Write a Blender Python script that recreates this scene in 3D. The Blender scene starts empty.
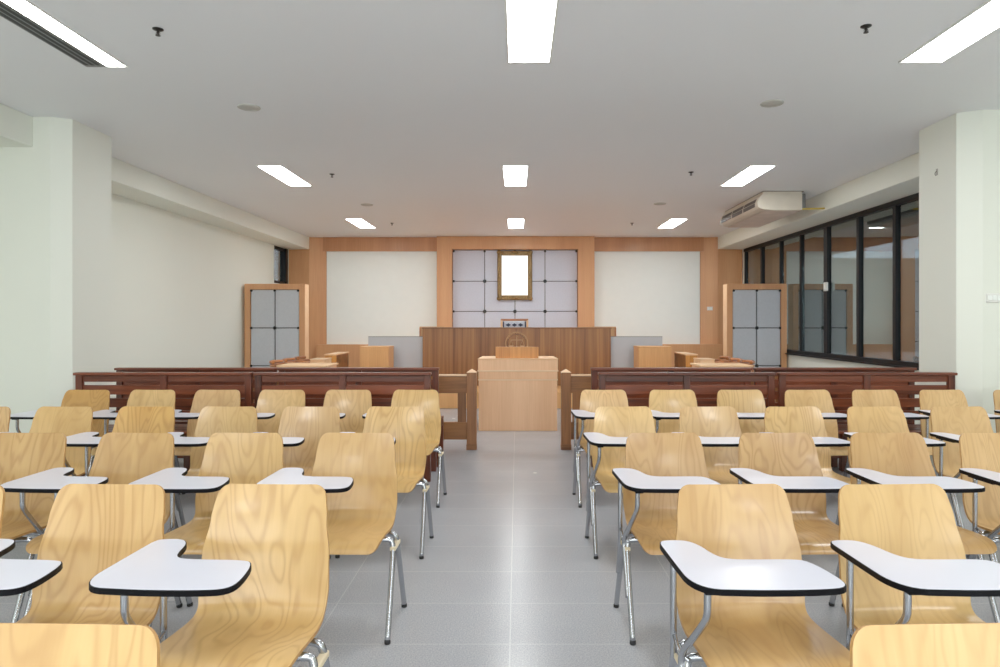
import bpy, bmesh, math, random
from mathutils import Vector, Matrix
random.seed(7)
S = bpy.context.scene
C = S.collection
PI = math.pi

# ------------------------------------------------------------------ colour
def lin(r, g, b):
    f = lambda c: (c/255/12.92) if c/255 <= .04045 else ((c/255+.055)/1.055)**2.4
    return (f(r), f(g), f(b), 1)

# ------------------------------------------------------------------ materials
class NT:
    def __init__(self, name):
        self.m = bpy.data.materials.new(name); self.m.use_nodes = True
        self.t = self.m.node_tree; self.t.nodes.clear()
        self.out = self.n('ShaderNodeOutputMaterial')
    def n(self, typ, **kw):
        nd = self.t.nodes.new(typ)
        for k, v in kw.items(): setattr(nd, k, v)
        return nd
    def l(self, a, b): self.t.links.new(a, b)
    def math(self, op, a, b=None):
        nd = self.n('ShaderNodeMath', operation=op)
        for i, v in enumerate((a, b)):
            if v is None: continue
            if isinstance(v, (int, float)): nd.inputs[i].default_value = v
            else: self.l(v, nd.inputs[i])
        return nd.outputs[0]
    def mix(self, fac, a, b, mode='MIX'):
        nd = self.n('ShaderNodeMix', data_type='RGBA', blend_type=mode)
        for i, v in ((0, fac), (6, a), (7, b)):
            if isinstance(v, (int, float)): nd.inputs[i].default_value = v
            elif isinstance(v, tuple): nd.inputs[i].default_value = v
            else: self.l(v, nd.inputs[i])
        return nd.outputs[2]
    def ramp(self, fac, stops):
        nd = self.n('ShaderNodeValToRGB')
        e = nd.color_ramp.elements
        while len(e) < len(stops): e.new(.5)
        for i, (p, c) in enumerate(stops): e[i].position = p; e[i].color = c
        self.l(fac, nd.inputs[0]); return nd.outputs[0]
    def noise(self, vec, scale, detail=3, rough=.5, dist=0):
        nd = self.n('ShaderNodeTexNoise')
        nd.inputs['Scale'].default_value = scale; nd.inputs['Detail'].default_value = detail
        nd.inputs['Roughness'].default_value = rough; nd.inputs['Distortion'].default_value = dist
        if vec is not None: self.l(vec, nd.inputs['Vector'])
        return nd.outputs['Fac']
    def mapv(self, vec, scale=(1, 1, 1), loc=(0, 0, 0)):
        nd = self.n('ShaderNodeMapping'); nd.inputs['Scale'].default_value = scale
        nd.inputs['Location'].default_value = loc
        self.l(vec, nd.inputs['Vector']); return nd.outputs[0]
    def bsdf(self, col, rough=.5, metal=0, coat=0, bump=None, bstr=.1, spec=None):
        p = self.n('ShaderNodeBsdfPrincipled')
        if isinstance(col, tuple): p.inputs['Base Color'].default_value = col
        else: self.l(col, p.inputs['Base Color'])
        if isinstance(rough, (int, float)): p.inputs['Roughness'].default_value = rough
        else: self.l(rough, p.inputs['Roughness'])
        p.inputs['Metallic'].default_value = metal
        p.inputs['Coat Weight'].default_value = coat; p.inputs['Coat Roughness'].default_value = .15
        if spec is not None: p.inputs['Specular IOR Level'].default_value = spec
        if bump is not None:
            b = self.n('ShaderNodeBump'); b.inputs['Strength'].default_value = bstr; b.inputs['Distance'].default_value = .01
            self.l(bump, b.inputs['Height']); self.l(b.outputs[0], p.inputs['Normal'])
        self.l(p.outputs[0], self.out.inputs[0]); return p

def plain(name, col, rough=.5, metal=0, var=.06, scale=6, coat=0, spec=None):
    t = NT(name); tc = t.n('ShaderNodeTexCoord')
    f = t.noise(tc.outputs['Object'], scale, 4)
    d = tuple(c*(1-var) for c in col[:3])+(1,); u = tuple(min(1, c*(1+var)) for c in col[:3])+(1,)
    t.bsdf(t.ramp(f, [(.3, d), (.7, u)]), rough, metal, coat, spec=spec); return t.m

def wood(name, light, dark, axis='Z', fine=60, broad=4, rough=.4, coat=.15, stretch=.06, mixb=.6):
    t = NT(name); tc = t.n('ShaderNodeTexCoord'); oi = t.n('ShaderNodeObjectInfo')
    vm = t.n('ShaderNodeVectorMath', operation='ADD'); t.l(tc.outputs['Object'], vm.inputs[0])
    cb = t.n('ShaderNodeCombineXYZ'); r = t.math('MULTIPLY', oi.outputs['Random'], 37.0)
    for i in range(3): t.l(r, cb.inputs[i])
    t.l(cb.outputs[0], vm.inputs[1])
    sc = [1, 1, 1]; sc['XYZ'.index(axis)] = stretch
    v = t.mapv(vm.outputs[0], tuple(sc))
    f1 = t.noise(v, fine, 3, .6); f2 = t.noise(v, broad, 3, .55, .3)
    f = t.math('ADD', t.math('MULTIPLY', f1, 1-mixb), t.math('MULTIPLY', f2, mixb))
    t.bsdf(t.ramp(f, [(.36, dark), (.62, light)]), rough, 0, coat); return t.m

def chair_ply():
    t = NT('plywood_veneer'); uv = t.n('ShaderNodeUVMap'); oi = t.n('ShaderNodeObjectInfo')
    cb = t.n('ShaderNodeCombineXYZ')
    t.l(t.math('MULTIPLY', oi.outputs['Random'], 53.0), cb.inputs[0]); t.l(t.math('MULTIPLY', oi.outputs['Random'], 91.0), cb.inputs[1])
    vm = t.n('ShaderNodeVectorMath', operation='ADD'); t.l(uv.outputs[0], vm.inputs[0]); t.l(cb.outputs[0], vm.inputs[1])
    v = vm.outputs[0]
    big = t.noise(t.mapv(v, (5.5, 1.5, 1)), 1, 2, .45, .5)
    sx = t.n('ShaderNodeSeparateXYZ'); t.l(v, sx.inputs[0])
    ph = t.math('ADD', t.math('MULTIPLY', big, 95.0), t.math('MULTIPLY', sx.outputs[0], 30.0))
    ln = t.math('POWER', t.math('ADD', t.math('MULTIPLY', t.math('SINE', ph), .5), .5), 3.0)
    patch = t.noise(t.mapv(v, (7, 1.6, 1)), 1, 3, .6)
    fine = t.noise(t.mapv(v, (160, 5, 1)), 1, 2, .6)
    base = t.ramp(patch, [(.3, lin(202, 162, 104)), (.7, lin(224, 188, 131))])
    c = t.mix(t.math('MULTIPLY', ln, t.math('ADD', t.math('MULTIPLY', oi.outputs['Random'], .3), .14)), base, lin(164, 116, 60))
    c = t.mix(t.math('MULTIPLY', fine, .22), c, lin(172, 126, 70))
    c = t.mix(1.0, c, oi.outputs['Color'], 'MULTIPLY')
    t.bsdf(c, .30, 0, .35); return t.m

def terrazzo():
    t = NT('terrazzo_tile'); tc = t.n('ShaderNodeTexCoord'); o = tc.outputs['Object']
    sp = t.noise(o, 150, 3, .75); sp2 = t.noise(o, 420, 2, .6); big = t.noise(o, 2.6, 4, .6)
    c = t.ramp(sp, [(.32, lin(140, 142, 147)), (.5, lin(172, 174, 179)), (.68, lin(200, 202, 206))])
    c = t.mix(t.math('MULTIPLY', sp2, .3), c, lin(162, 165, 171))
    c = t.mix(t.math('MULTIPLY', big, .5), c, lin(150, 153, 159))
    br = t.n('ShaderNodeTexBrick'); br.offset = 0; br.inputs['Scale'].default_value = 1
    br.inputs['Brick Width'].default_value = .85; br.inputs['Row Height'].default_value = .425
    br.inputs['Mortar Size'].default_value = .003; br.inputs['Mortar Smooth'].default_value = .2
    t.l(t.mapv(o, (1, 1, 1), (.03, .049, 0)), br.inputs['Vector'])
    br.inputs['Color1'].default_value = (.5, .5, .5, 1); br.inputs['Color2'].default_value = (.58, .58, .58, 1); br.inputs['Mortar'].default_value = (1, 1, 1, 1)
    tile = t.mix(.16, c, br.outputs['Color'], 'OVERLAY')
    c = t.mix(t.math('MULTIPLY', br.outputs['Fac'], .34), tile, lin(196, 197, 199))
    rg = t.math('ADD', t.math('MULTIPLY', t.noise(o, 2.5, 2, .5), .10), .20)
    t.bsdf(c, rg, 0, .0, spec=.36); return t.m

def paint(name, col, var=.03):
    t = NT(name); tc = t.n('ShaderNodeTexCoord'); o = tc.outputs['Object']
    f = t.noise(o, .8, 3); g = t.noise(o, 120, 2)
    d = tuple(c*(1-var) for c in col[:3])+(1,)
    t.bsdf(t.mix(f, d, col), .62, 0, 0, g, .03); return t.m

def emis(name, col, st):
    t = NT(name); e = t.n('ShaderNodeEmission'); e.inputs[0].default_value = col; e.inputs[1].default_value = st
    t.l(e.outputs[0], t.out.inputs[0]); return t.m

def glass(name, tint, refl):
    t = NT(name); tr = t.n('ShaderNodeBsdfTransparent'); tr.inputs[0].default_value = tint
    gl = t.n('ShaderNodeBsdfGlossy'); gl.inputs['Roughness'].default_value = .0; gl.inputs[0].default_value = (.80, .88, .87, 1)
    fr = t.n('ShaderNodeFresnel'); fr.inputs[0].default_value = 1.5
    f = t.math('MINIMUM', t.math('ADD', t.math('MULTIPLY', fr.outputs[0], 1.2), refl), .9)
    mx = t.n('ShaderNodeMixShader'); t.l(f, mx.inputs[0]); t.l(tr.outputs[0], mx.inputs[1]); t.l(gl.outputs[0], mx.inputs[2])
    t.l(mx.outputs[0], t.out.inputs[0]); return t.m

M = dict(
    ply=chair_ply(), plyedge=plain('plywood_edge', lin(186, 138, 78), .5, 0, .15, 60),
    chrome=plain('chrome_tube', lin(176, 178, 183), .22, 1, .04),
    rubber=plain('black_rubber', lin(16, 16, 18), .6), clip=plain('cream_plastic', lin(222, 205, 170), .45),
    lam=plain('white_laminate', lin(216, 217, 230), .30, 0, .015, 5, .1), band=plain('black_edging', lin(6, 6, 11), .6, spec=.15),
    terr=terrazzo(), wallp=paint('cream_wall_paint', lin(236, 239, 228)), ceilp=paint('white_ceiling_paint', lin(243, 246, 249)),
    pew=wood('mahogany_stain', lin(128, 60, 30), lin(62, 22, 10), 'X', 50, 5, .4, .08, .05),
    pewv=wood('mahogany_stain_upright', lin(112, 50, 25), lin(56, 20, 9), 'Z', 50, 5, .4, .08, .05),
    rail=wood('brown_rail_wood', lin(152, 100, 56), lin(104, 62, 32), 'X', 60, 6, .4, .1, .05),
    railv=wood('brown_rail_wood_upright', lin(154, 100, 56), lin(106, 64, 34), 'Z', 60, 6, .4, .1, .05),
    railcap=wood('pale_rail_cap', lin(250, 216, 178), lin(236, 194, 152), 'X', 60, 6, .4),
    oak=wood('pale_oak_veneer', lin(252, 202, 158), lin(238, 184, 138), 'Z', 70, 5, .45, .05, .03),
    oakx=wood('pale_oak_veneer_flat', lin(250, 210, 164), lin(238, 190, 142), 'X', 70, 5, .45, .05, .03),
    wallw=wood('beech_wall_panel', lin(222, 165, 116), lin(206, 146, 98), 'Z', 70, 3, .45, .05, .03),
    walld=wood('beech_wall_panel_dark', lin(204, 145, 100), lin(186, 126, 84), 'Z', 70, 3, .45, .05, .03),
    jud=wood('striped_walnut', lin(172, 118, 66), lin(116, 70, 34), 'Z', 22, 7, .42, .05, .02, .5),
    amber=wood('amber_wood', lin(222, 156, 78), lin(184, 116, 48), 'Z', 30, 9, .4, .1, .02, .5),
    tan=wood('tan_veneer', lin(230, 174, 114), lin(212, 154, 96), 'Z', 80, 4, .5, 0, .03),
    red=wood('reddish_chair_wood', lin(204, 130, 78), lin(146, 84, 44), 'X', 30, 8, .35, .2, .1),
    grey=plain('grey_fabric_panel', lin(196, 200, 207), .8, 0, .03, 30), seam=plain('dark_seam', lin(52, 48, 46), .7),
    greyl=plain('light_grey_fabric_panel', lin(210, 216, 233), .8, 0, .03, 30),
    lgrey=plain('grey_laminate', lin(194, 199, 207), .5, 0, .02), stud=plain('black_stud', lin(14, 14, 18), .35),
    white=plain('white_board', lin(246, 250, 246), .6, 0, .01), blackm=plain('black_aluminium', lin(9, 9, 11), .5, 0, .1, spec=.3),
    gold=plain('antique_gilt', lin(140, 112, 68), .5, .3, .6, 40), bright=emis('white_picture_glow', (1, .99, .96, 1), 1.6),
    plast=plain('white_plastic', lin(235, 235, 230), .4, 0, .02), acb=plain('ivory_casing', lin(216, 206, 190), .5, 0, .04),
    acd=plain('dark_louver', lin(92, 84, 78), .6), acu=plain('beige_underside', lin(214, 198, 184), .55, 0, .1, 5),
    met=plain('dull_metal', lin(126, 128, 130), .35, .9), dark=plain('dark_slot', lin(58, 60, 62), .7),
    sprk=plain('dark_bronze', lin(54, 50, 48), .4, .7), spk=plain('speaker_grille', lin(196, 195, 188), .7),
    yell=plain('yellow_pipe_wrap', lin(206, 180, 84), .6), cushion=plain('silver_cushion', lin(198, 204, 216), .5, 0, .15, 60),
    navy=plain('navy_cloth', lin(44, 52, 78), .7), carve=plain('carved_wood', lin(190, 148, 104), .5),
    carved=plain('carved_wood_dark', lin(96, 62, 40), .6), corr=paint('corridor_paint', lin(150, 142, 124)),
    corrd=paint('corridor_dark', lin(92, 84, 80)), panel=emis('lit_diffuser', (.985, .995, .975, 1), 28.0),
    glassw=glass('tinted_glass', (.62, .64, .65, 1), .15), hook=plain('grey_hook', lin(170, 168, 158), .5),
)

# ------------------------------------------------------------------ mesh helpers
class MB:
    def __init__(self, smooth=False): self.b = bmesh.new(); self.smooth = smooth
    def box(self, x0, x1, y0, y1, z0, z1, bev=0, seg=1, mi=0):
        r = bmesh.ops.create_cube(self.b, size=1)
        vs = r['verts']
        for v in vs:
            v.co = Vector(((x0+x1)/2+v.co.x*(x1-x0), (y0+y1)/2+v.co.y*(y1-y0), (z0+z1)/2+v.co.z*(z1-z0)))
        fs = set(f for v in vs for f in v.link_faces)
        for f in fs: f.material_index = mi
        if bev:
            es = list(set(e for v in vs for e in v.link_edges))
            bmesh.ops.bevel(self.b, geom=es, offset=bev, segments=seg, profile=.5, affect='EDGES')
        return self
    def tube(self, pts, r, n=10, smooth_iter=0, cap=True):
        P = [Vector(p) for p in pts]
        for _ in range(smooth_iter):
            Q = [P[0]]
            for a, c in zip(P, P[1:]): Q += [a*.75+c*.25, a*.25+c*.75]
            P = Q+[P[-1]]
        T = []
        for i in range(len(P)):
            d = (P[min(i+1, len(P)-1)]-P[max(i-1, 0)]).normalized(); T.append(d)
        up = Vector((0, 0, 1)) if abs(T[0].z) < .9 else Vector((1, 0, 0))
        nrm = (up-T[0]*up.dot(T[0])).normalized(); rings = []
        for p, t in zip(P, T):
            nrm = (nrm-t*nrm.dot(t)).normalized(); bi = t.cross(nrm)
            rings.append([self.b.verts.new(p+(nrm*math.cos(a)+bi*math.sin(a))*r) for a in [2*PI*k/n for k in range(n)]])
        for A, B in zip(rings, rings[1:]):
            for k in range(n):
                f = self.b.faces.new((A[k], A[(k+1) % n], B[(k+1) % n], B[k])); f.smooth = True
        if cap: self.b.faces.new(rings[0][::-1]); self.b.faces.new(rings[-1])
        return self
    def prism(self, pts, z0, z1, axis='z', bev=0):
        def P(a, b, c): return {'z': (a, b, c), 'y': (a, c, b), 'x': (c, a, b)}[axis]
        A = [self.b.verts.new(P(a, b, z0)) for a, b in pts]; B = [self.b.verts.new(P(a, b, z1)) for a, b in pts]
        n = len(pts); fs = [self.b.faces.new(A), self.b.faces.new(B)]
        for k in range(n): fs.append(self.b.faces.new((A[k], A[(k+1) % n], B[(k+1) % n], B[k])))
        bmesh.ops.recalc_face_normals(self.b, faces=fs)
        if bev:
            es = [e for f in fs[:2] for e in f.edges]
            bmesh.ops.bevel(self.b, geom=list(set(es)), offset=bev, segments=2, profile=.5, affect='EDGES')
        return self
    def lathe(self, prof, n=20, c=(0, 0, 0)):
        rings = [[self.b.verts.new((c[0]+r*math.cos(2*PI*k/n), c[1]+r*math.sin(2*PI*k/n), c[2]+z)) for k in range(n)] for r, z in prof]
        for A, B in zip(rings, rings[1:]):
            for k in range(n):
                f = self.b.faces.new((A[k], A[(k+1) % n], B[(k+1) % n], B[k])); f.smooth = True
        self.b.faces.new(rings[0]); self.b.faces.new(rings[-1])
        bmesh.ops.recalc_face_normals(self.b, faces=self.b.faces[:]); return self
    def torus(self, c, R, r, n=32, m=8, axis='y'):
        rings = []
        for i in range(n):
            a = 2*PI*i/n; ring = []
            for j in range(m):
                q = 2*PI*j/m; d = R+r*math.cos(q); h = r*math.sin(q)
                p = (d*math.cos(a), h, d*math.sin(a)) if axis == 'y' else (d*math.cos(a), d*math.sin(a), h)
                ring.append(self.b.verts.new((c[0]+p[0], c[1]+p[1], c[2]+p[2])))
            rings.append(ring)
        for i in range(n):
            A, B = rings[i], rings[(i+1) % n]
            for j in range(m):
                f = self.b.faces.new((A[j], A[(j+1) % m], B[(j+1) % m], B[j])); f.smooth = True
        bmesh.ops.recalc_face_normals(self.b, faces=self.b.faces[:]); return self
    def ball(self, c, r, sc=(1, 1, 1), u=10, v=8):
        R = bmesh.ops.create_uvsphere(self.b, u_segments=u, v_segments=v, radius=r)
        for x in R['verts']:
            x.co = Vector((c[0]+x.co.x*sc[0], c[1]+x.co.y*sc[1], c[2]+x.co.z*sc[2]))
            for f in x.link_faces: f.smooth = True
        return self
    def build(self, name, mat, parent=None, **props):
        me = bpy.data.meshes.new(name); self.b.to_mesh(me); self.b.free()
        for m in (mat if isinstance(mat, (list, tuple)) else [mat]): me.materials.append(m)
        o = bpy.data.objects.new(name, me); C.objects.link(o)
        if parent is not None: o.parent = parent
        for k, v in props.items(): o[k] = v
        return o

def thing(name, label, cat, loc=(0, 0, 0), rz=0, group=None):
    o = bpy.data.objects.new(name, None); C.objects.link(o); o.empty_display_size = .1
    o.location = loc; o.rotation_euler = (0, 0, rz); o['label'] = label; o['category'] = cat
    if group: o['group'] = group
    return o
def tag(o, label, cat, group=None):
    o['label'] = label; o['category'] = cat
    if group: o['group'] = group
    return o
def struct(o, label, cat=None):
    o['kind'] = 'structure'; o['label'] = label
    if cat: o['category'] = cat
    return o
def dup(root, loc, label, rz=None):
    r = root.copy(); C.objects.link(r); r.location = loc; r['label'] = label
    if rz is not None: r.rotation_euler = (0, 0, rz)
    for ch in list(root.children):
        c = ch.copy(); C.objects.link(c); c.parent = r
        for g in list(ch.children):
            d = g.copy(); C.objects.link(d); d.parent = c
    return r

# ------------------------------------------------------------------ camera
F = 683.0; VX, VY = 517.0, 322.0; EYE = 1.38
cd = bpy.data.cameras.new('camera'); cam = bpy.data.objects.new('camera', cd); C.objects.link(cam)
cam.location = (0, 0, EYE); cam.rotation_euler = (PI/2, 0, 0)
cd.sensor_width = 36; cd.lens = F*36/1000; cd.shift_x = (500-VX)/1000; cd.shift_y = -(333.5-VY)/1000
cd.clip_start = .05; S.camera = cam

# ------------------------------------------------------------------ room shell
CEIL = 3.26; YB = 15.3; YN = -6.0; XL, XR = -5.08, 5.04
struct(MB().box(-5.4, 5.4, YN-.2, YB+.3, -.1, 0).build('floor', M['terr']), 'grey speckled terrazzo tile floor with pale joints', 'floor')
struct(MB().box(-5.4, 5.4, YN-.2, YB+.3, CEIL, CEIL+.15).build('ceiling', M['ceilp']), 'flat white plaster ceiling', 'ceiling')
wl = MB().box(XL-.2, XL, YN, 14.28, 0, CEIL).box(XL-.2, XL, 14.28, 15.12, 0, 2.2).box(XL-.2, XL, 14.28, 15.12, 2.99, CEIL).box(XL-.2, XL, 15.12, YB+.2, 0, CEIL)
struct(wl.build('wall_left', M['wallp']), 'plain cream wall without windows', 'wall')
wr = MB().box(XR-.02, XR+.18, 6.7, YB+.2, 0, .80).box(XR-.02, XR+.18, 6.7, YB+.2, 2.99, CEIL).box(XR-.02, XR+.18, YN, 6.7, 0, CEIL).box(XR-.02, XR+.18, 15.05, YB+.2, .8, 2.99)
struct(wr.build('wall_right', M['wallp']), 'cream wall below and beside the long window band', 'wall')
struct(MB().box(XL-.2, XR+.2, YN-.2, YN, 0, CEIL).build('wall_rear', M['wallp']), 'plain cream wall', 'wall')
# beams along both sides
struct(MB().box(XL, -4.6, 6.9, YB, 2.99, CEIL-.001, .008).build('beam_left', M['wallp']), 'boxed cream ceiling beam above the plain wall', 'beam')
struct(MB().box(XL, -4.43, YN, 6.4, 2.98, CEIL-.001, .008).build('beam_left_near', M['wallp']), 'cream ceiling beam running into the pillar', 'beam')
struct(MB().box(4.44, XR, 6.65, YB, 2.99, CEIL-.001, .008).build('beam_right', M['wallp']), 'boxed cream ceiling beam above the window band', 'beam')
# pillars with a chamfered inner corner
pl = [(-4.12, 6.94), (-4.12, 6.33), (-4.27, 6.25), (-5.07, 6.25), (-5.07, 6.94)]
struct(MB().prism(pl, 0, CEIL-.001).build('pillar_left', M['wallp']), 'square cream pillar at the plain wall', 'pillar')
pr = [(3.95, 6.71), (3.95, 6.14), (4.12, 6.04), (5.02, 6.04), (5.02, 6.71)]
struct(MB().prism(pr, 0, CEIL-.001).build('pillar_right', M['wallp']), 'square cream pillar beside the window band', 'pillar')

# back wall with beech panelling
wb = MB().box(XL-.2, XR+.2, YB, YB+.2, 0, CEIL)
struct(wb.build('wall_back', M['wallw']), 'beech panelled wall behind the judge bench', 'wall')
def trim(i, mb, m, lab): return struct(mb.build('trim_%d' % i, m), lab, 'wall panelling')
trim(1, MB().box(-4.30, -1.74, 15.14, YB, 2.95, CEIL-.002), M['walld'], 'beech header above the pale panel on the plain wall side')
trim(2, MB().box(1.70, 4.14, 15.14, YB, 2.95, CEIL-.002), M['walld'], 'beech header above the pale panel on the window side')
cen = MB().box(-1.76, -1.43, 14.98, YB, 0, CEIL-.002, .004).box(1.34, 1.70, 14.98, YB, 0, CEIL-.002, .004).box(-1.43, 1.34, 14.98, YB, 2.98, CEIL-.002, .004)
trim(3, cen, M['wallw'], 'projecting beech surround of the grey panelled niche')
# wing panels, splayed next to the white boards
trim(4, MB().prism([(-5.07, YB), (-5.07, 15.18), (-4.60, 15.12), (-4.24, 15.19), (-4.24, YB)], 0, CEIL-.002), M['wallw'], 'splayed beech corner panel on the plain wall side')
trim(5, MB().prism([(5.0, YB), (5.0, 15.16), (4.44, 15.10), (4.08, 15.19), (4.08, YB)], 0, CEIL-.002), M['wallw'], 'splayed beech corner panel on the window side')
trim(6, MB().box(-4.40, -1.76, 14.96, YB, 0, .885, .003), M['wallw'], 'low tan dado under the pale panel, plain wall side')
trim(7, MB().box(1.70, 4.50, 14.96, YB, 0, .89, .003), M['wallw'], 'low tan dado under the pale panel, window side')
trim(8, MB().box(-4.235, -1.77, 15.2, YB, .875, 2.95), M['white'], 'large blank off-white wall panel on the plain wall side')
trim(9, MB().box(1.71, 4.07, 15.2, YB, .885, 2.95), M['white'], 'large blank off-white wall panel on the window side')
# grey niche of square panels with studs
n0 = MB().box(-1.43, 1.34, 15.2, YB, .2, 2.98)
niche = trim(10, n0, M['seam'], 'grey square panels with black studs in the niche')
xs = [-1.43, -.717, -.045, .622, 1.34]; zs = [2.98, 2.285, 1.615, .945, .275]
for a, b in zip(xs, xs[1:]):
    for d, c in zip(zs, zs[1:]):
        MB().box(a+.007, b-.007, 15.165, 15.205, c+.007, d-.007, .006, 2).build('panel', M['greyl'], niche)
for i, x in enumerate(xs):
    for j, z in enumerate(zs[:4]):
        xx = x+(.025 if i == 0 else -.025 if i == 4 else 0); zz = z-(.03 if j == 0 else 0)
        r = .040 if 0 < i < 4 and j else .026
        b = MB(); b.prism([(xx+r*math.cos(k*PI/6), zz+r*math.sin(k*PI/6)) for k in range(12)], 15.14, 15.17, 'y'); b.build('stud', M['stud'], niche)

# ------------------------------------------------------------------ windows
w1 = thing('window_1', 'long band of dark framed windows', 'window'); w1['kind'] = 'structure'
fr = MB().box(XR-.05, XR+.05, 6.7, 15.05, 2.92, 2.99, .004).box(XR-.05, XR+.05, 6.7, 15.05, .80, .87, .004).box(XR-.09, XR+.05, 6.7, 15.05, .785, .81, .004)
fr.build('frame', M['blackm'], w1)
ms = [15.0, 14.0, 13.0, 12.07, 11.08, 10.03, 9.06, 8.05, 7.05]
for i, y in enumerate(ms):
    w = .085 if i == 4 else .05 if i in (1, 5, 6) else .035
    MB().box(XR-.04, XR+.04, y-w/1.3, y+w/1.3, .87, 2.92, .004).build('mullion', M['blackm'], w1)
for a, b in zip(ms, ms[1:]):
    MB().box(XR-.004, XR+.004, b+.03, a-.03, .865, 2.925).build('pane', M['glassw'], w1)
w2 = thing('window_2', 'small dark framed window high in the corner of the plain wall', 'window'); w2['kind'] = 'structure'
MB().box(XL-.10, XL-.02, 14.28, 15.12, 2.2, 2.26).box(XL-.10, XL-.02, 14.28, 15.12, 2.93, 2.99).box(XL-.10, XL+.012, 14.98, 15.12, 2.2, 2.99).box(XL-.10, XL-.02, 14.28, 14.32, 2.2, 2.99).build('frame', M['blackm'], w2)
MB().box(XL-.065, XL-.055, 14.3, 15.0, 2.24, 2.95).build('pane', M['glassw'], w2)
# corridor outside the window band
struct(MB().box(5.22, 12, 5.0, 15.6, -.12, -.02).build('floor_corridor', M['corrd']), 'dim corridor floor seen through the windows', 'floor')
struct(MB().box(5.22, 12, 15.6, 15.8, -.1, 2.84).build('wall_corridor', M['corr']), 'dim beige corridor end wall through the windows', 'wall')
struct(MB().box(5.22, 12, 15.5, 15.62, -.1, .69).build('wall_bright_strip', M['plast']), 'pale slab added for the bright low strip in the windows', 'wall')  # slab added to put a bright low strip into the window view
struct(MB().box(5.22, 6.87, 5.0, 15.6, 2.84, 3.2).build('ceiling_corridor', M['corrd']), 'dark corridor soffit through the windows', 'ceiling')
struct(MB().box(-6.8, -6.6, 12, 18, 0, 4).build('wall_sky_block', M['corr']), 'dull wall added to hide bright sky beyond the small corner window', 'wall')  # added to keep the bright sky out of the corner window

# ------------------------------------------------------------------ ceiling fixtures
LY = [(3.72, 4.93), (8.2, 9.37), (12.4, 13.62)]; LX = [-2.97, -.02, 2.95]
LAB = {0: 'blank-wall side', 1: 'middle', 2: 'window side'}
RL = {0: 'nearest the seats', 1: 'of the middle row, above the lectern', 2: 'nearest the panelled wall'}
first = None
for j, (y0, y1) in enumerate(LY):
    for i, x in enumerate(LX):
        if j == 0: x = (-2.93, .086, 2.91)[i]
        lab = 'bright recessed ceiling light panel, %s column, row %s' % (LAB[i], ('nearest the seats', 'between the other two', 'nearest the panelled wall')[j])
        loc = (x, (y0+y1)/2, CEIL)
        if (i, j) == (0, 0): lab = 'narrow lit ceiling light strip beside the grey slotted grille'; loc = (x, 4.41, CEIL)
        if first is None:
            first = thing('ceiling_light', lab, 'ceiling light', loc, 0, 'recessed ceiling lights')
            w, l = .158, .605
            f = MB().box(-w, -w+.014, -l, l, -.012, .002).box(w-.014, w, -l, l, -.012, .002).box(-w, w, -l, -l+.014, -.012, .002).box(-w, w, l-.014, l, -.012, .002)
            f.build('frame', M['plast'], first)
            MB().box(-w+.013, w-.013, -l+.013, l-.013, -.008, -.002).build('diffuser', M['panel'], first)
        else:
            q = dup(first, loc, lab)
first.scale = (.47, 1, 1)
# same lamps continue above and behind the camera (out of the picture)
for y in (-.1, -4.6):
    for x in LX:
        ld = bpy.data.lights.new('lamp_panel', 'AREA'); ld.shape = 'RECTANGLE'; ld.size = .34; ld.size_y = 1.2; ld.energy = 40; ld.color = (.985, .995, .975)
        lo = bpy.data.objects.new('lamp_panel', ld); C.objects.link(lo); lo.location = (x, y, CEIL-.02)
# added fill lamps before the windowless rear wall, to brighten the room evenly
for x in (-3.2, 0, 3.2):
    ld = bpy.data.lights.new('rear_fill', 'AREA'); ld.shape = 'RECTANGLE'; ld.size = 2.6; ld.size_y = 1.7; ld.energy = 66; ld.color = (.93, .97, 1)
    lo = bpy.data.objects.new('rear_fill', ld); C.objects.link(lo); lo.location = (x, YN+.06, 1.75); lo.rotation_euler = (PI/2, 0, 0)
g = thing('air_grille', 'long grey slotted air grille next to a ceiling light', 'air grille', (-3.085, 4.41, CEIL))
MB().box(-.072, .072, -.605, .60, -.012, .0015, .004).build('frame', M['met'], g)
for k in range(3): MB().box(-.056+k*.042, -.028+k*.042, -.59, .56, -.0135, -.011).build('slot', M['dark'], g)

def px(x, y, Z): return ((x-VX)*Z/F, Z, EYE-(y-VY)*Z/F)
def at_ceiling(x, y):
    Z = (CEIL-EYE)*F/(VY-y); return ((x-VX)*Z/F, Z, CEIL)
first = None
for (x, y, lab) in [(158, 29, 'fire sprinkler beside the slotted air grille'), (866, 26, 'fire sprinkler near the corner light on the window side'),
                    (332, 174, 'fire sprinkler beyond the middle-row light, blank-wall side'), (691, 172, 'fire sprinkler beside the middle-row light, air conditioner side'),
                    (392, 223, 'fire sprinkler next to the far light, blank-wall side'), (632, 223, 'fire sprinkler next to the far light, window side')]:
    loc = at_ceiling(x, y)
    if first is None:
        first = thing('ceiling_sprinkler', lab, 'sprinkler', loc, 0, 'ceiling sprinklers'); first.scale = (.75, .75, .65)
        MB().lathe([(.045, .001), (.045, -.006), (.03, -.016), (.012, -.02)], 18).build('escutcheon', M['sprk'], first)
        MB().tube([(0, 0, -.015), (0, 0, -.05)], .009, 8).tube([(-.012, 0, -.03), (-.018, 0, -.048), (0, 0, -.062)], .003, 6).tube([(.012, 0, -.03), (.018, 0, -.048), (0, 0, -.062)], .003, 6).build('stem', M['sprk'], first)
        MB().lathe([(.02, -.062), (.022, -.064), (.02, -.067)], 14).build('deflector', M['sprk'], first)
    else: dup(first, loc, lab)
first = None
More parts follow.
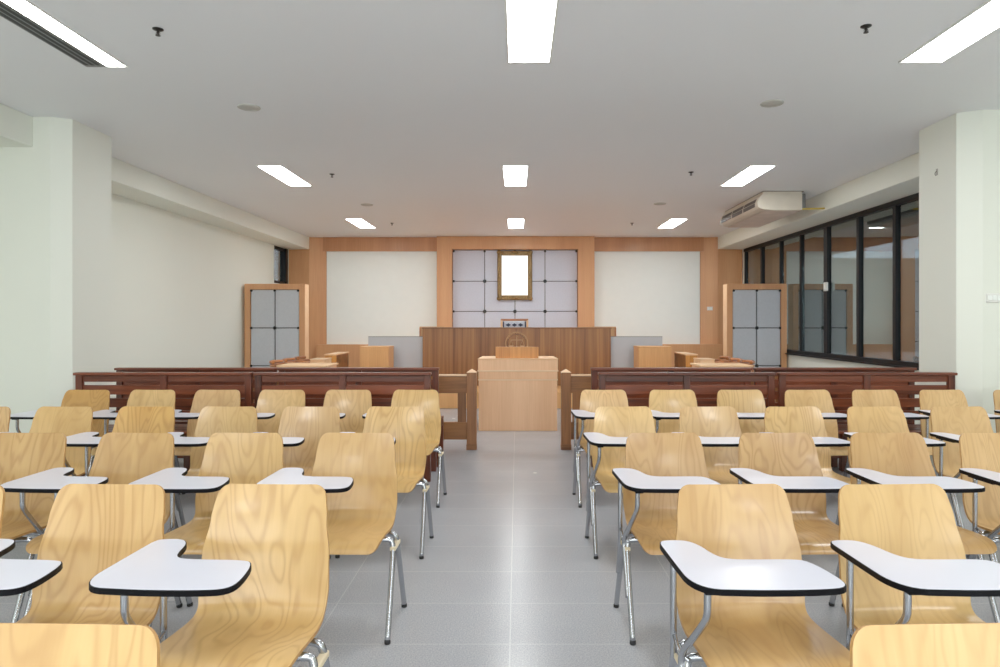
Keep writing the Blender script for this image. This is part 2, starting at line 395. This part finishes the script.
for (x, y, lab) in [(249, 107, 'round ceiling speaker above the blank-wall side seats, nearer one'), (772, 103, 'round ceiling speaker above the window side seats, nearer one'),
                    (367, 204.5, 'small-looking round ceiling speaker by the far light, blank-wall side'), (660, 203.5, 'small-looking round ceiling speaker by the far light, window side')]:
    loc = at_ceiling(x, y)
    if first is None:
        first = thing('ceiling_speaker', lab, 'ceiling speaker', loc, 0, 'round ceiling speakers')
        MB().torus((0, 0, -.003), .088, .009, 28, 8, 'z').build('rim', M['spk'], first)
        MB().lathe([(.085, .001), (.085, -.006), (.04, -.010), (.003, -.011)], 28).build('grille', M['spk'], first)
    else: dup(first, loc, lab)

# air conditioner
ac = thing('air_conditioner', 'ivory ceiling-hung air conditioner near the window band', 'air conditioner', (3.535, 9.8, CEIL))
prof = [(.0, -.002), (.56, -.002), (.56, -.275), (.16, -.275), (.0, -.262), (-.055, -.245), (-.085, -.215), (-.085, -.16), (-.06, -.10), (.0, -.03)]
MB().prism([(a, b) for a, b in prof], 0.0, 1.8, 'y', .006).build('casing', M['acb'], ac)
MB().box(.0, .58, -.004, 1.804, -.008, .001).build('mounting_plate', M['acd'], ac)
for k in range(3):
    y0 = .10+k*.56
    for (z0, z1) in ((-.150, -.100), (-.215, -.162)):
        b = MB(); xx = lambda z: -.085 if z < -.16 else -.085+.025*((z+.16)/.06)
        b.prism([(xx(z0)-.006, z0), (xx(z0)+.02, z0), (xx(z1)+.02, z1), (xx(z1)-.006, z1)], y0, y0+.50, 'y')
        b.build('louver', M['acd'], ac)
MB().box(.03, .55, .04, 1.76, -.281, -.2745, .003).build('underside_panel', M['acu'], ac)
MB().box(.56, .65, .1, 1.7, -.24, -.02, .004).build('rear_box', M['met'], ac)
MB().tube([(.55, .06, -.25), (.78, .05, -.245), (.90, .05, -.24)], .014, 8, 1).build('pipe', M['yell'], ac)

# switches, small wall fittings
def plate(name, label, cat, loc, w, h, axis, n=2):
    t = thing(name, label, cat, loc)
    if axis == 'y':
        MB().box(-w/2, w/2, -.012, .001, -h/2, h/2, .003).build('face_plate', M['plast'], t)
        for k in range(n):
            x = (k-(n-1)/2)*w/(n+.4); MB().box(x-w*.12, x+w*.12, -.018, -.011, -h*.28, h*.28, .002).build('rocker', M['white'], t)
    return t
plate('light_switch', 'white three-gang light switch on the window-side pillar', 'switch', (4.215, 6.04, EYE+24*6.04/F), .14, .08, 'y', 3)
plate('wall_socket', 'small white switch plate on beech corner panel', 'switch', (4.27, 15.125, EYE+13.5*15.1/F), .12, .08, 'y', 2).rotation_euler = (0, 0, -.22)
t = thing('window_latch', 'white latch box on thick window mullion', 'latch', (4.985, 11.02, 1.95))
MB().box(-.02, .014, -.05, .05, -.07, .07, .006).build('housing', M['plast'], t); MB().box(-.03, -.018, -.015, .015, -.03, .03, .003).build('lever', M['white'], t)
t = thing('wall_hook', 'small empty screw hook on side of the window-side pillar', 'hook', (3.95, 6.42, EYE+150*6.42/F))
MB().box(-.006, .001, -.012, .012, -.03, .03, .002).build('back_plate', M['hook'], t); MB().tube([(-.004, 0, .01), (-.02, 0, -.005), (-.022, 0, -.025), (-.012, 0, -.035)], .003, 6, 2).build('hook_wire', M['sprk'], t)

# ------------------------------------------------------------------ writing-arm chairs
def shell_mesh():
    key = [(-.222, .392), (-.214, .408), (-.190, .424), (-.14, .432), (-.06, .430), (.03, .424), (.095, .423), (.145, .431), (.174, .454), (.190, .50), (.203, .56), (.222, .65), (.245, .740), (.274, .828)]
    P = [Vector(p) for p in key]
    pts = []
    for i in range(len(P)-1):   # Catmull-Rom
        p0, p1, p2, p3 = P[max(i-1, 0)], P[i], P[i+1], P[min(i+2, len(P)-1)]
        for k in range(4):
            t = k/4; pts.append(.5*((2*p1)+(p2-p0)*t+(2*p0-5*p1+4*p2-p3)*t*t+(3*p1-p0-3*p2+p3)*t**3))
    pts.append(P[-1])
    s = [0]
    for a, b in zip(pts, pts[1:]): s.append(s[-1]+(b-a).length)
    L = s[-1]
    # extra dense stations near both ends for the rounded corners
    def at(q):
        for i in range(len(s)-1):
            if s[i+1] >= q or i == len(s)-2:
                f = (q-s[i])/(s[i+1]-s[i]); return pts[i].lerp(pts[i+1], f)
    st = [0, .001, .004, .009, .016, .025, .036] + [.048+(L-.096)*k/44 for k in range(45)] + [L-.036, L-.025, L-.016, L-.009, L-.004, L-.001, L]
    def wid(q):
        t = q/L
        kw = [(0, .205), (.12, .214), (.35, .214), (.5, .208), (.60, .214), (.72, .210), (.86, .194), (1, .180)]
        for (a, wa), (b, wb_) in zip(kw, kw[1:]):
            if t <= b:
                f = (t-a)/(b-a); f = f*f*(3-2*f); w = wa+(wb_-wa)*f; break
        r = .038
        for d in (q, L-q):
            if d < r: w = w-r+math.sqrt(max(0, r*r-(r-d)**2))
        return w
    nu = 17; bm = bmesh.new(); uvl = bm.loops.layers.uv.new('UVMap')
    top, bot, uvs = [], [], {}
    for q in st:
        p = at(q); a, b = at(max(0, q-.01)), at(min(L, q+.01)); tn = (b-a).normalized(); nr = Vector((-tn.y, tn.x))
        w = wid(q); rt, rb = [], []
        back = min(1, max(0, (q-L*.48)/(L*.15)))
        for k in range(nu):
            u = -1+2*k/(nu-1)
            bow = .016*back*(u*u)*(w/.2)**2 + .006*(1-back)*(u*u)
            c = p+nr*bow
            v1 = bm.verts.new((u*w, c.x, c.y)); d = c-nr*.011; v2 = bm.verts.new((u*w, d.x, d.y))
            uvs[v1] = uvs[v2] = (u*w, q); rt.append(v1); rb.append(v2)
        top.append(rt); bot.append(rb)
    def face(vs, mi, sm=True):
        f = bm.faces.new(vs); f.material_index = mi; f.smooth = sm
        for lp in f.loops: lp[uvl].uv = uvs[lp.vert]
    n = len(st)
    for i in range(n-1):
        for k in range(nu-1):
            face((top[i][k], top[i][k+1], top[i+1][k+1], top[i+1][k]), 0)
            face((bot[i][k], bot[i+1][k], bot[i+1][k+1], bot[i][k+1]), 0)
        face((top[i][0], top[i+1][0], bot[i+1][0], bot[i][0]), 1); face((top[i][-1], bot[i][-1], bot[i+1][-1], top[i+1][-1]), 1)
    for k in range(nu-1):
        face((top[0][k], bot[0][k], bot[0][k+1], top[0][k+1]), 1); face((top[-1][k], top[-1][k+1], bot[-1][k+1], bot[-1][k]), 1)
    bmesh.ops.recalc_face_normals(bm, faces=bm.faces[:])
    for e in bm.edges:
        if len(e.link_faces) == 2 and e.link_faces[0].material_index != e.link_faces[1].material_index: e.smooth = False
    return bm

def smooth_outline(pts, it=3):
    for _ in range(it):
        q = []
        for i in range(len(pts)):
            a, b = pts[i], pts[(i+1) % len(pts)]
            q += [(a[0]*.75+b[0]*.25, a[1]*.75+b[1]*.25), (a[0]*.25+b[0]*.75, a[1]*.25+b[1]*.75)]
        pts = q
    return pts
def inset(pts, d):
    out = []; n = len(pts)
    for i in range(n):
        a, c = Vector(pts[i-1]), Vector(pts[(i+1) % n]); t = (c-a).normalized(); nn = Vector((-t.y, t.x))
        out.append(tuple(Vector(pts[i])+nn*d))
    return out
TAB = [(-.292, .04), (-.292, .125), (-.262, .142), (-.20, .138), (-.168, .09), (-.152, .0), (-.125, -.038), (-.05, -.044), (.06, -.044), (.107, -.062), (.131, -.20), (.120, -.262), (.05, -.275), (-.09, -.276), (-.17, -.27), (-.25, -.262), (-.290, -.20), (-.292, -.10)]
out0 = smooth_outline(TAB, 2)
area = sum(out0[i-1][0]*out0[i][1]-out0[i][0]*out0[i-1][1] for i in range(len(out0)))
if area < 0: out0 = out0[::-1]

def make_chair():
    t = thing('writing_chair', 'x', 'chair', (0, 0, 0), 0, 'writing-arm chairs')
    b = MB(); b.b.free(); b.b = shell_mesh(); b.build('seat_shell', [M['ply'], M['plyedge']], t)
    for sx in (-1, 1):
        for sy in (-1, 1):
            leg = MB().tube([(sx*.247, sy*.19, .010), (sx*.243, sy*.055, .335), (sx*.239, sy*.040, .385), (sx*.225, sy*.042, .402), (sx*.15, sy*.055, .4005)], .0125, 10, 2).build('leg', M['chrome'], t)
            MB().lathe([(.0125, 0), (.0138, .003), (.0138, .013), (.0128, .016)], 12, (sx*.247, sy*.19, 0)).build('rubber_foot', M['rubber'], leg)
        MB().box(sx*.242-.013, sx*.242+.013, -.06, .06, .352, .372, .005, 2).build('linking_clip', M['clip'], t)
    for sy in (-1, 1):
        MB().tube([(-.155, sy*.055, .4005), (.155, sy*.055, .4005)], .0125, 10).build('cross_tube', M['chrome'], t)
    b = MB(); b.prism(inset(out0, .0035), .668, .6845, 'z', .0012); tb = b.build('tablet', M['lam'], t)
    b = MB(); b.prism(out0, .666, .683, 'z', .002); b.build('edge_band', M['band'], tb)
    MB().tube([(-.228, -.20, .664), (-.2285, -.20, .615), (-.229, -.199, .585), (-.2315, -.178, .555), (-.243, -.10, .475), (-.256, -.03, .40), (-.254, -.055, .34), (-.254, -.12, .17)], .0105, 10, 2).build('tablet_post', M['chrome'], t)
    MB().tube([(-.256, .045, .664), (-.256, .045, .38), (-.254, .06, .33), (-.254, .11, .20)], .0105, 10, 2).build('tablet_post', M['chrome'], t)
    MB().tube([(-.254, .045, .43), (-.256, -.02, .40), (-.235, -.06, .395)], .007, 8).build('brace', M['chrome'], t)
    MB().box(-.268, -.236, -.08, .08, .656, .665, .002).box(-.245, -.21, -.235, -.165, .656, .665, .002).build('bracket', M['band'], t)
    return t

FR = [.785, 1.86, 2.935, 3.99, 5.09]
ROWS = {'window': [[.79], [.735, 1.275, 1.83], [.735, 1.29, 1.84, 2.378], [.70, 1.25, 1.80, 2.335, 2.875], [.71, 1.265, 1.815, 2.36, 2.905, 3.45, 4.05]],
        'blank': [[-.825], [-.825, -1.37, -1.91], [-.79, -1.34, -1.88, -2.41], [-.79, -1.335, -1.87, -2.405, -2.935, -3.47], [-.82, -1.365, -1.90, -2.425, -2.95, -3.48]]}
ORD = ['aisle chair', 'second chair from aisle', 'third chair from aisle', 'fourth chair from aisle', 'fifth chair from aisle', 'sixth chair from aisle', 'seventh chair from aisle']
RN = ['fifth row from pews', 'fourth row from pews', 'third row from pews', 'second row from pews', 'row nearest pews']
SIDE = {'window': 'window-wall block', 'blank': 'blank-wall block'}
TINT = {('window', 1, 0): (.90, .84, .76), ('window', 2, 0): (.86, .78, .70), ('window', 2, 1): (.84, .76, .68), ('window', 2, 2): (.86, .78, .68), ('window', 3, 0): (1.06, 1.06, .98),
        ('window', 1, 1): (.98, .97, .90), ('window', 0, 0): (1.0, .97, .92), ('blank', 0, 0): (.96, .92, .82), ('blank', 1, 0): (1.0, .98, .9), ('blank', 1, 1): (.95, .90, .82), ('blank', 2, 2): (.86, .79, .68),
        ('blank', 2, 3): (.84, .78, .68), ('blank', 3, 3): (.98, .86, .58), ('blank', 4, 5): (.86, .72, .46), ('blank', 3, 4): (1.0, .97, .86), ('blank', 3, 0): (1.04, 1.02, .9), ('blank', 4, 0): (1.02, 1.0, .86), ('blank', 4, 2): (1.08, 1.08, 1.08), ('blank', 2, 0): (.97, .92, .82), ('blank', 2, 1): (.98, .94, .82)}
proto = make_chair(); used = False; rnd = random.Random(3)
for side in ('window', 'blank'):
    for r, xs_ in enumerate(ROWS[side]):
        for k, x in enumerate(xs_):
            base = TINT.get((side, r, k))
            if base is None:
                v = rnd.uniform(.94, 1.03); base = (v, v*rnd.uniform(.96, 1), v*rnd.uniform(.90, 1.02))
            lum = sum(base)/3
            word = 'pale' if lum > .98 else 'amber' if base[2] < .6 else 'brownish' if lum < .85 else 'honey-coloured'
            lab = '%s plywood writing-arm chair, %s, %s, %s' % (word, ORD[k], SIDE[side], RN[r])
            loc = (x+(.0 if side == 'window' else -.008), FR[r]+.19, 0); rz = (.035 if side == 'window' else -.03)+rnd.uniform(-.008, .008)
            if not used: o = proto; o.location = loc; o['label'] = lab; o.rotation_euler = (0, 0, rz); used = True
            else: o = dup(proto, loc, lab, rz)
            for ch in o.children:
                if ch.name.startswith('seat_shell'): ch.color = base+(1,)
                if ch.name.startswith('tablet') and 'post' not in ch.name and side == 'blank': ch.location = (-.034, -.004, 0)
                elif ch.name.startswith('tablet') and 'post' not in ch.name: ch.location = (.008, 0, 0)

# ------------------------------------------------------------------ pews
def make_pew(W):
    t = thing('wooden_pew', 'x', 'pew', (0, 0, 0), 0, 'dark wooden pews before the railing')
    h = W/2; Z = .945
    for x in (-h, 0, h):
        a, b = (x, x+.055) if x < 0 else (x-.055, x) if x > 0 else (-.028, .028)
        pts = [(-.22, 0), (-.165, 0), (-.17, .40), (-.185, Z-.02), (-.225, Z-.02), (-.225, .40)]
        MB().prism(pts, a, b, 'x', .003).build('back_post', M['pewv'], t)
        MB().box(a, b, .19, .245, 0, .40, .003).build('leg', M['pewv'], t)
        MB().box(a+.004, b-.004, -.19, .19, .335, .40, .003).build('seat_bearer', M['pewv'], t)
    MB().box(-h-.006, h+.006, -.25, -.165, Z-.024, Z, .005, 2).build('top_rail', M['pew'], t)
    for (z0, z1) in ((.862, .918), (.752, .834), (.642, .720), (.53, .612)):
        MB().box(-h+.002, h-.002, -.205, -.182, z0, z1, .003).build('back_slat', M['pew'], t)
    for k in range(4):
        y0 = -.165+k*.112; MB().box(-h, h, y0, y0+.10, .40, .425, .004).build('seat_slat', M['pew'], t)
    MB().box(-h+.05, h-.05, .205, .225, .12, .17, .003).build('stretcher', M['pew'], t)
    return t
pew = make_pew(1.515); used = False
for (y, rn) in ((6.11, 'row behind the chairs'), (6.71, 'row against the railing')):
    for (x, sn) in ((-3.05, 'blank-wall end'), (-1.505, 'aisle end, blank-wall side'), (1.465, 'aisle end, window side'), (3.02, 'window-wall end')):
        lab = 'dark mahogany slatted pew, %s, %s' % (sn, rn)
        if not used: pew.location = (x, y, 0); pew['label'] = lab; used = True
        else: dup(pew, (x, y, 0), lab)

# ------------------------------------------------------------------ railing (bar)
def railing(x0, x1, lab, post_x):
    t = thing('court_railing', lab, 'railing', (post_x, 7.41, 0), 0, 'court railings'); X = lambda x: x-post_x
    p = MB().box(-.052, .052, -.05, .05, .055, .835, .003).build('post', M['railv'], t)
    b = MB(); b.box(-.056, .056, -.054, .054, 0, .062, .003); b.build('post_base', M['rail'], p)
    b = MB(); vs = [b.b.verts.new(v) for v in ((-.055, -.053, .835), (.055, -.053, .835), (.055, .053, .835), (-.055, .053, .835), (0, 0, .872))]
    for f in ((0, 1, 4), (1, 2, 4), (2, 3, 4), (3, 0, 4), (3, 2, 1, 0)): b.b.faces.new([vs[i] for i in f])
    b.build('cap', M['railcap'], p)
    a, c = (X(x0), -.052) if post_x < 0 else (.052, X(x1))
    MB().box(a, c, -.022, .022, .61, .795, .003).build('top_rail', M['rail'], t)
    MB().box(a, c, -.03, .03, .795, .812, .003).build('rail_cap', M['railcap'], t)
    MB().box(a, c, -.022, .022, .108, .296, .003).build('bottom_rail', M['rail'], t)
    n = 4; L = c-a
    for k in range(n):
        x = (a+.02+k*(L-.12)/(n-1)) ; MB().box(x, x+.09, -.02, .02, .296, .61, .002).build('stile', M['railv'], t)
        if k in (0, n-1) and abs(x) > 1: MB().box(x, x+.09, -.02, .02, 0, .108).build('foot', M['railv'], t)
    return t
railing(-4.1, 0, 'brown wooden railing with end post, blank-wall side of the aisle', -.49)
railing(0, 4.0, 'brown wooden railing with end post, window side of the aisle', .53)

# ------------------------------------------------------------------ lectern
lc = thing('lectern', 'wide pale oak lectern standing in the aisle gap', 'lectern', (.012, 8.64, 0))
MB().box(-.497, .497, .012, .62, 0, .64, .004).build('body', M['oak'], lc)
MB().box(-.505, .505, .004, .64, .64, .654, .003).build('lower_ledge', M['railcap'], lc)
MB().box(-.500, .500, .010, .63, .654, .752, .003).build('upper_box', M['oak'], lc)
MB().box(-.512, .512, -.006, .65, .752, .772, .004).build('upper_ledge', M['railcap'], lc)
MB().box(-.505, .505, .004, .64, .772, .905, .004).build('desk_box', M['oak'], lc)
MB().prism([(-.508, .0), (.508, .0), (.48, .64), (-.48, .64)], .905, .917).build('desk_top', M['oakx'], lc)
rb = thing('reading_stand', 'amber wooden box-shaped reading stand on top of lectern', 'reading stand', (.0, 8.74, .917))
MB().box(-.275, .275, .0, .018, 0, .145, .003).build('front_board', M['amber'], rb)
MB().box(-.275, -.258, .018, .26, 0, .10, .003).box(.258, .275, .018, .26, 0, .10, .003).build('side_board', M['amber'], rb)
b = MB(); b.prism([(.018, .128), (.26, .085), (.26, .10), (.018, .143)], -.272, .272, 'x'); b.build('sloped_top', M['amber'], rb)

# ------------------------------------------------------------------ platform and judge bench
PZ = .26
struct(MB().box(-2.72, 2.62, 10.9, 15.09, 0, PZ, .006).build('platform', M['tan']), 'low wooden platform under the judge bench', 'platform')
jb = thing('judge_bench', 'long brown striped judge bench with carved round emblem', 'bench', (-.005, 12.0, PZ))
JH = 1.285-PZ; JW = 1.655
MB().box(-JW, JW, 0, .04, 0, JH-.02, .003).build('front_panel', M['jud'], jb)
MB().box(-JW, -JW+.04, .04, .75, 0, JH-.02, .003).build('side_panel', M['jud'], jb)
MB().box(JW-.04, JW, .04, .75, 0, JH-.02, .003).build('side_panel', M['jud'], jb)
MB().box(-JW-.012, JW+.012, -.012, .28, JH-.02, JH, .004).build('counter', M['rail'], jb)
MB().box(-JW+.04, JW-.04, .28, .75, JH-.3, JH-.27, .003).build('desk_top', M['rail'], jb)
ez = EYE-(343.5-VY)*12/F-PZ
em = MB().torus((0, -.002, ez), .195, .010, 40, 8).build('emblem', M['carve'], jb, label='round carved scales of justice emblem')
MB().torus((0, -.002, ez), .160, .005, 40, 6).build('inner_ring', M['carved'], em)  # inner ring in a darker brown than the emblem
b = MB().box(-.008, .008, -.008, .001, ez-.15, ez+.13).box(-.11, .11, -.009, .001, ez+.055, ez+.068).box(-.06, .06, -.009, .001, ez-.15, ez-.13).ball((0, -.004, ez+.13), .016)
for sx in (-1, 1):
    b.tube([(sx*.10, -.005, ez+.06), (sx*.13, -.005, ez-.03)], .004, 6).tube([(sx*.10, -.005, ez+.06), (sx*.065, -.005, ez-.03)], .004, 6)
    b.prism([(sx*.10+.045*math.cos(PI+k*PI/8), ez-.03+.035*math.sin(PI+k*PI/8)) for k in range(9)], -.008, .001, 'y')
b.build('balance_scales', M['carve'], em)
b = MB()
for k in range(9):
    a = PI*(.18+.64*k/8); b.box(.178*math.cos(a)-.006, .178*math.cos(a)+.006, -.008, .001, ez+.178*math.sin(a)-.010, ez+.178*math.sin(a)+.010)
b.build('rim_marks', M['carve'], em)

# judge chair behind bench
jc = thing('judge_chair', 'high-backed wooden chair with silver diamond-pattern cushion behind judge bench', 'chair', (-.05, 13.35, PZ))
JT = EYE+3.2*13.35/F-PZ
MB().box(-.27, .27, .0, .05, JT-.045, JT, .012, 2).build('crest_rail', M['red'], jc)
for sx in (-1, 1):
    MB().box(sx*.25-.022, sx*.25+.022, .0, .05, 0, JT-.02, .008, 2).build('back_post', M['oakx'], jc)
    MB().box(sx*.25-.022, sx*.25+.022, -.5, -.455, 0, .45, .006, 2).build('leg', M['red'], jc)
    MB().box(sx*.25-.03, sx*.25+.03, -.5, .0, .66, .70, .01, 2).build('armrest', M['red'], jc)
    MB().box(sx*.25-.02, sx*.25+.02, -.47, -.43, .45, .66, .006).build('arm_post', M['red'], jc)
MB().box(-.25, .25, -.5, .02, .40, .48, .02, 2).build('seat', M['cushion'], jc)
bc = MB().box(-.205, .205, -.02, .035, .50, JT-.045, .015, 2).build('back_cushion', M['cushion'], jc)
b = MB()
for k in range(3):
    x = -.12+k*.12; z = JT-.12
    b.prism([(x-.055, z), (x, z-.035), (x+.055, z), (x, z+.035)], -.024, -.018, 'y')
b.build('diamond_pattern', M['navy'], bc)
MB().box(-.225, -.200, -.022, .03, .5, JT-.05, .004).box(.200, .225, -.022, .03, .5, JT-.05, .004).build('cushion_border', M['navy'], bc)

def side_chair(loc, lab):
    t = thing('bench_chair', lab, 'chair', loc, 0, 'wooden chairs at the ends of judge bench')
    T = 1.03
    MB().box(-.24, .24, .0, .04, T-.27, T, .015, 2).build('crest_rail', M['carve'], t)
    for sx in (-1, 1):
        MB().box(sx*.22-.02, sx*.22+.02, 0, .04, 0, T-.02, .006).build('back_post', M['red'], t)
        MB().box(sx*.22-.02, sx*.22+.02, -.45, -.41, 0, .43, .006).build('leg', M['red'], t)
    MB().box(-.24, .24, -.46, .03, .42, .46, .012, 2).build('seat', M['red'], t)
    for k in range(4): MB().box(-.135+k*.08, -.105+k*.08, .01, .03, .46, T-.25).build('spindle', M['red'], t)
    return t
a = side_chair((-1.67, 13.35, PZ), 'reddish wooden chair peeking out at blank-wall end of judge bench')
dup(a, (1.70, 13.35, PZ), 'reddish wooden chair peeking out at window end of judge bench')

# low grey panels and boxes beside the bench
for sx, x0, x1, lab in ((-1, -2.64, -1.665, 'blank-wall'), (1, 1.655, 2.58, 'window')):
    t = thing('grey_modesty_screen', 'low plain grey screen joining the %s end of judge bench' % lab, 'screen', ((x0+x1)/2, 12.12, PZ), 0, 'low grey screens')
    w = (x1-x0)/2; H = 1.125-PZ
    MB().box(-w, w, 0, .04, 0, H-.012, .002).build('panel', M['lgrey'], t); MB().box(-w, w, -.004, .044, H-.012, H, .002).build('edge_trim', M['met'], t)
for x0, x1, lab in ((-2.645, -2.165, 'blank-wall'), (2.05, 2.60, 'window')):
    t = thing('clerk_desk', 'small tan box-fronted desk before the %s-side grey screen' % lab, 'desk', ((x0+x1)/2, 11.5, PZ), 0, 'tan clerk desks')
    w = (x1-x0)/2; H = .965-PZ
    MB().box(-w, w, 0, .03, 0, H-.02, .002).build('front_panel', M['tan'], t)
    MB().box(-w, -w+.03, .03, .5, 0, H-.02, .002).build('side_panel', M['tan'], t); MB().box(w-.03, w, .03, .5, 0, H-.02, .002).build('side_panel', M['tan'], t)
    MB().box(-w-.005, w+.005, -.005, .5, H-.02, H, .002).build('top', M['tan'], t)
# witness desks (shaded side painted brown, lit end painted amber)
for sx, lab in ((-1, 'blank-wall'), (1, 'window')):
    x = -2.99 if sx < 0 else 2.80
    t = thing('witness_desk', 'narrow desk with lit end painted amber and shaded side brown on the %s side' % lab, 'desk', (x, 10.95, 0), 0, 'narrow witness desks')
    H = .865
    MB().box(-.09, .09, 0, .03, 0, H-.02, .002).build('end_panel', M['amber'], t)
    s = -sx*.09
    MB().box(min(s, s-math.copysign(.02, s)), max(s, s-math.copysign(.02, s)), .03, .80, 0, H-.02, .002).build('side_panel', M['rail'], t)
    MB().box(-.09, .09, .78, .80, 0, H-.02).build('rear_panel', M['rail'], t)
    MB().box(-.10, .10, -.008, .81, H-.02, H, .003).build('top', M['oakx'], t)
# counsel tables
for sx, lab in ((-1, 'blank-wall'), (1, 'window')):
    x = -2.93 if sx < 0 else 2.86
    t = thing('counsel_table', 'pale oak table behind the pews on the %s side' % lab, 'table', (x, 9.3, 0), 0, 'pale counsel tables')
    H = .79; w = .35 if sx < 0 else .36
    MB().box(-w, w, 0, .58, H-.025, H, .006, 2).build('table_top', M['oakx'], t)
    MB().box(-w+.03, w-.03, .04, .06, .22, H-.025).build('modesty_panel', M['oak'], t)
    for a in (-w+.02, w-.05):
        MB().box(a, a+.03, .03, .55, 0, H-.025, .003).build('leg_panel', M['oak'], t)
    xb = -3.04 if sx < 0 else 2.90
    t2 = thing('document_cabinet', 'small pale box cabinet beyond the %s-side table' % lab, 'cabinet', (xb, 10.42, 0), 0, 'small pale cabinets')
    MB().box(-.115, .115, 0, .35, .0, .80, .004).build('carcass', M['oakx'], t2); MB().box(-.12, .12, -.01, .36, .80, .815, .003).build('top', M['railcap'], t2)
    MB().box(-.105, .105, -.012, .0, .05, .78, .003).build('door', M['oakx'], t2)

# captain's chairs beside the tables
def captain():
    t = thing('captain_chair', 'x', 'chair', (0, 0, 0), 0, 'reddish wooden armchairs beside the counsel tables')
    arc = [(.23*math.sin(a)*1.02, -.20*math.cos(a)*1.0+0, 0) for a in [(-2.0+4.0*k/16) for k in range(17)]]
    # local: faces +y ; back at -y
    MB().tube([(p[0], p[1], .74-.05*max(0, p[1])/.2) for p in arc], .022, 8, 1).build('arm_rail', M['red'], t)
    MB().tube([(p[0]*.98, p[1]*1.02, .79) for p in arc[4:13]], .024, 8, 1).build('crest_rail', M['red'], t)
    for k in range(2, 15, 2):
        p = arc[k]; MB().tube([(p[0]*.9, p[1]*.9, .45), (p[0], p[1], .74)], .010, 6).build('spindle', M['red'], t)
    b = MB(); b.prism([(.235*math.cos(k*PI/8), .225*math.sin(k*PI/8)) for k in range(16)], .42, .455, 'z', .008); b.build('seat', M['red'], t)
    for sx in (-1, 1):
        for sy in (-1, 1): MB().tube([(sx*.20, sy*.19, 0), (sx*.15, sy*.14, .42)], .016, 8).build('leg', M['red'], t)
    return t
cap = captain(); used = False
for sx, lab in ((-1, 'blank-wall'), (1, 'window')):
    for k, (y, nm) in enumerate(((10.12, 'nearest the pews'), (10.68, 'in the middle of its three'), (11.24, 'farthest from the pews'))):
        x = -3.43 if sx < 0 else 3.29
        l = 'reddish curved-back wooden armchair by %s-side table, %s' % (lab, nm)
        rz = -PI/2 if sx < 0 else PI/2
        if not used: cap.location = (x, y, 0); cap.rotation_euler = (0, 0, rz); cap['label'] = l; used = True
        else: dup(cap, (x, y, 0), l, rz)

# ------------------------------------------------------------------ partition screens
def screen(x0, x1, lab):
    t = thing('partition_screen', lab, 'partition screen', ((x0+x1)/2, 12.6, 0), 0, 'wood framed grey partition screens')
    w = (x1-x0)/2; H = 2.085; f = .105; D = .24
    fr = MB().box(-w, -w+f, 0, D, 0, H, .004).box(w-f, w, 0, D, 0, H, .004).box(-w+f, w-f, 0, D, H-f, H, .004).box(-w+f, w-f, 0, D, 0, .03, .003)
    fr.build('frame', M['wallw'], t)
    MB().box(-w+f, w-f, .05, D-.02, .03, H-f).build('backing', M['seam'], t)
    cw = (2*w-2*f)/2; zz = [H-f, 1.27, .57, .03]
    for i in range(2):
        for a, c in zip(zz, zz[1:]):
            MB().box(-w+f+i*cw+.010, -w+f+(i+1)*cw-.010, .018, .055, c+.008, a-.008, .008, 2).build('panel', M['grey'], t)
    for i in range(3):
        for j, z in enumerate(zz[:3]):
            x = -w+f+i*cw+(.02 if i == 0 else -.02 if i == 2 else 0); z = z-(.02 if j == 0 else 0); r = .034 if i == 1 and j else .024
            b = MB(); b.prism([(x+r*math.cos(k*PI/4), z+r*math.sin(k*PI/4)) for k in range(8)], .0, .03, 'y'); b.build('stud', M['stud'], t)
    for sx in (-1, 1):
        MB().box(sx*(w-.002), sx*(w+.004), .01, D-.01, .01, H-.01).build('bright_side_face', M['oakx'], t) if sx == (1 if x0 < 0 else -1) else None  # brightness of the inner side face painted on as paler wood
    return t
screen(-5.03, -3.915, 'wood framed grey panel screen standing against the plain wall')
screen(3.875, 4.98, 'wood framed grey panel screen standing against the window band')

# ------------------------------------------------------------------ picture frame on the niche
pf = thing('picture_frame', 'ornate gilt picture frame with blank white picture given added glow above judge bench', 'picture frame', (-.05, 15.14, 2.41))
ow, oh = .385, .545; iw, ih = .285, .435
b = MB()
for (x0, x1, z0, z1) in ((-ow, -iw, -oh, oh), (iw, ow, -oh, oh), (-iw, iw, ih, oh), (-iw, iw, -oh, -ih)):
    b.box(x0, x1, -.05, .02, z0, z1, .018, 2)
b.build('gilt_frame', M['gold'], pf)
b = MB()
for sx in (-1, 1):
    for sz in (-1, 1):
        b.ball((sx*(ow-.035), -.05, sz*(oh-.035)), .05, (1, .5, 1)); b.ball((sx*(ow-.11), -.05, sz*(oh-.03)), .03, (1.4, .5, .8)); b.ball((sx*(ow-.03), -.05, sz*(oh-.11)), .03, (.8, .5, 1.4))
    b.ball((sx*(ow-.04), -.05, 0), .04, (.8, .5, 2)); b.ball((0, -.05, sx*(oh-.045)), .045, (2, .5, .8))
    for k in range(7): b.ball((sx*(iw+.012), -.045, -ih+.06+k*(2*ih-.12)/6), .014, (.8, .6, 1.6))
b.build('carved_ornament', M['gold'], pf)
MB().box(-iw-.005, iw+.005, -.022, .0, -ih-.005, ih+.005).build('picture', M['bright'], pf)  # blank picture kept white by an added glow, not a lamp

# ------------------------------------------------------------------ world + colour management
w = bpy.data.worlds.new('world'); S.world = w; w.use_nodes = True
bg = w.node_tree.nodes['Background']; bg.inputs[0].default_value = (.80, .88, 1, 1); bg.inputs[1].default_value = 3.6
S.view_settings.view_transform = 'Standard'; S.view_settings.look = 'None'; S.view_settings.exposure = .08; S.view_settings.gamma = 1.13
S.cycles.max_bounces = 10; S.cycles.diffuse_bounces = 6; S.cycles.glossy_bounces = 4; S.cycles.sample_clamp_indirect = 8
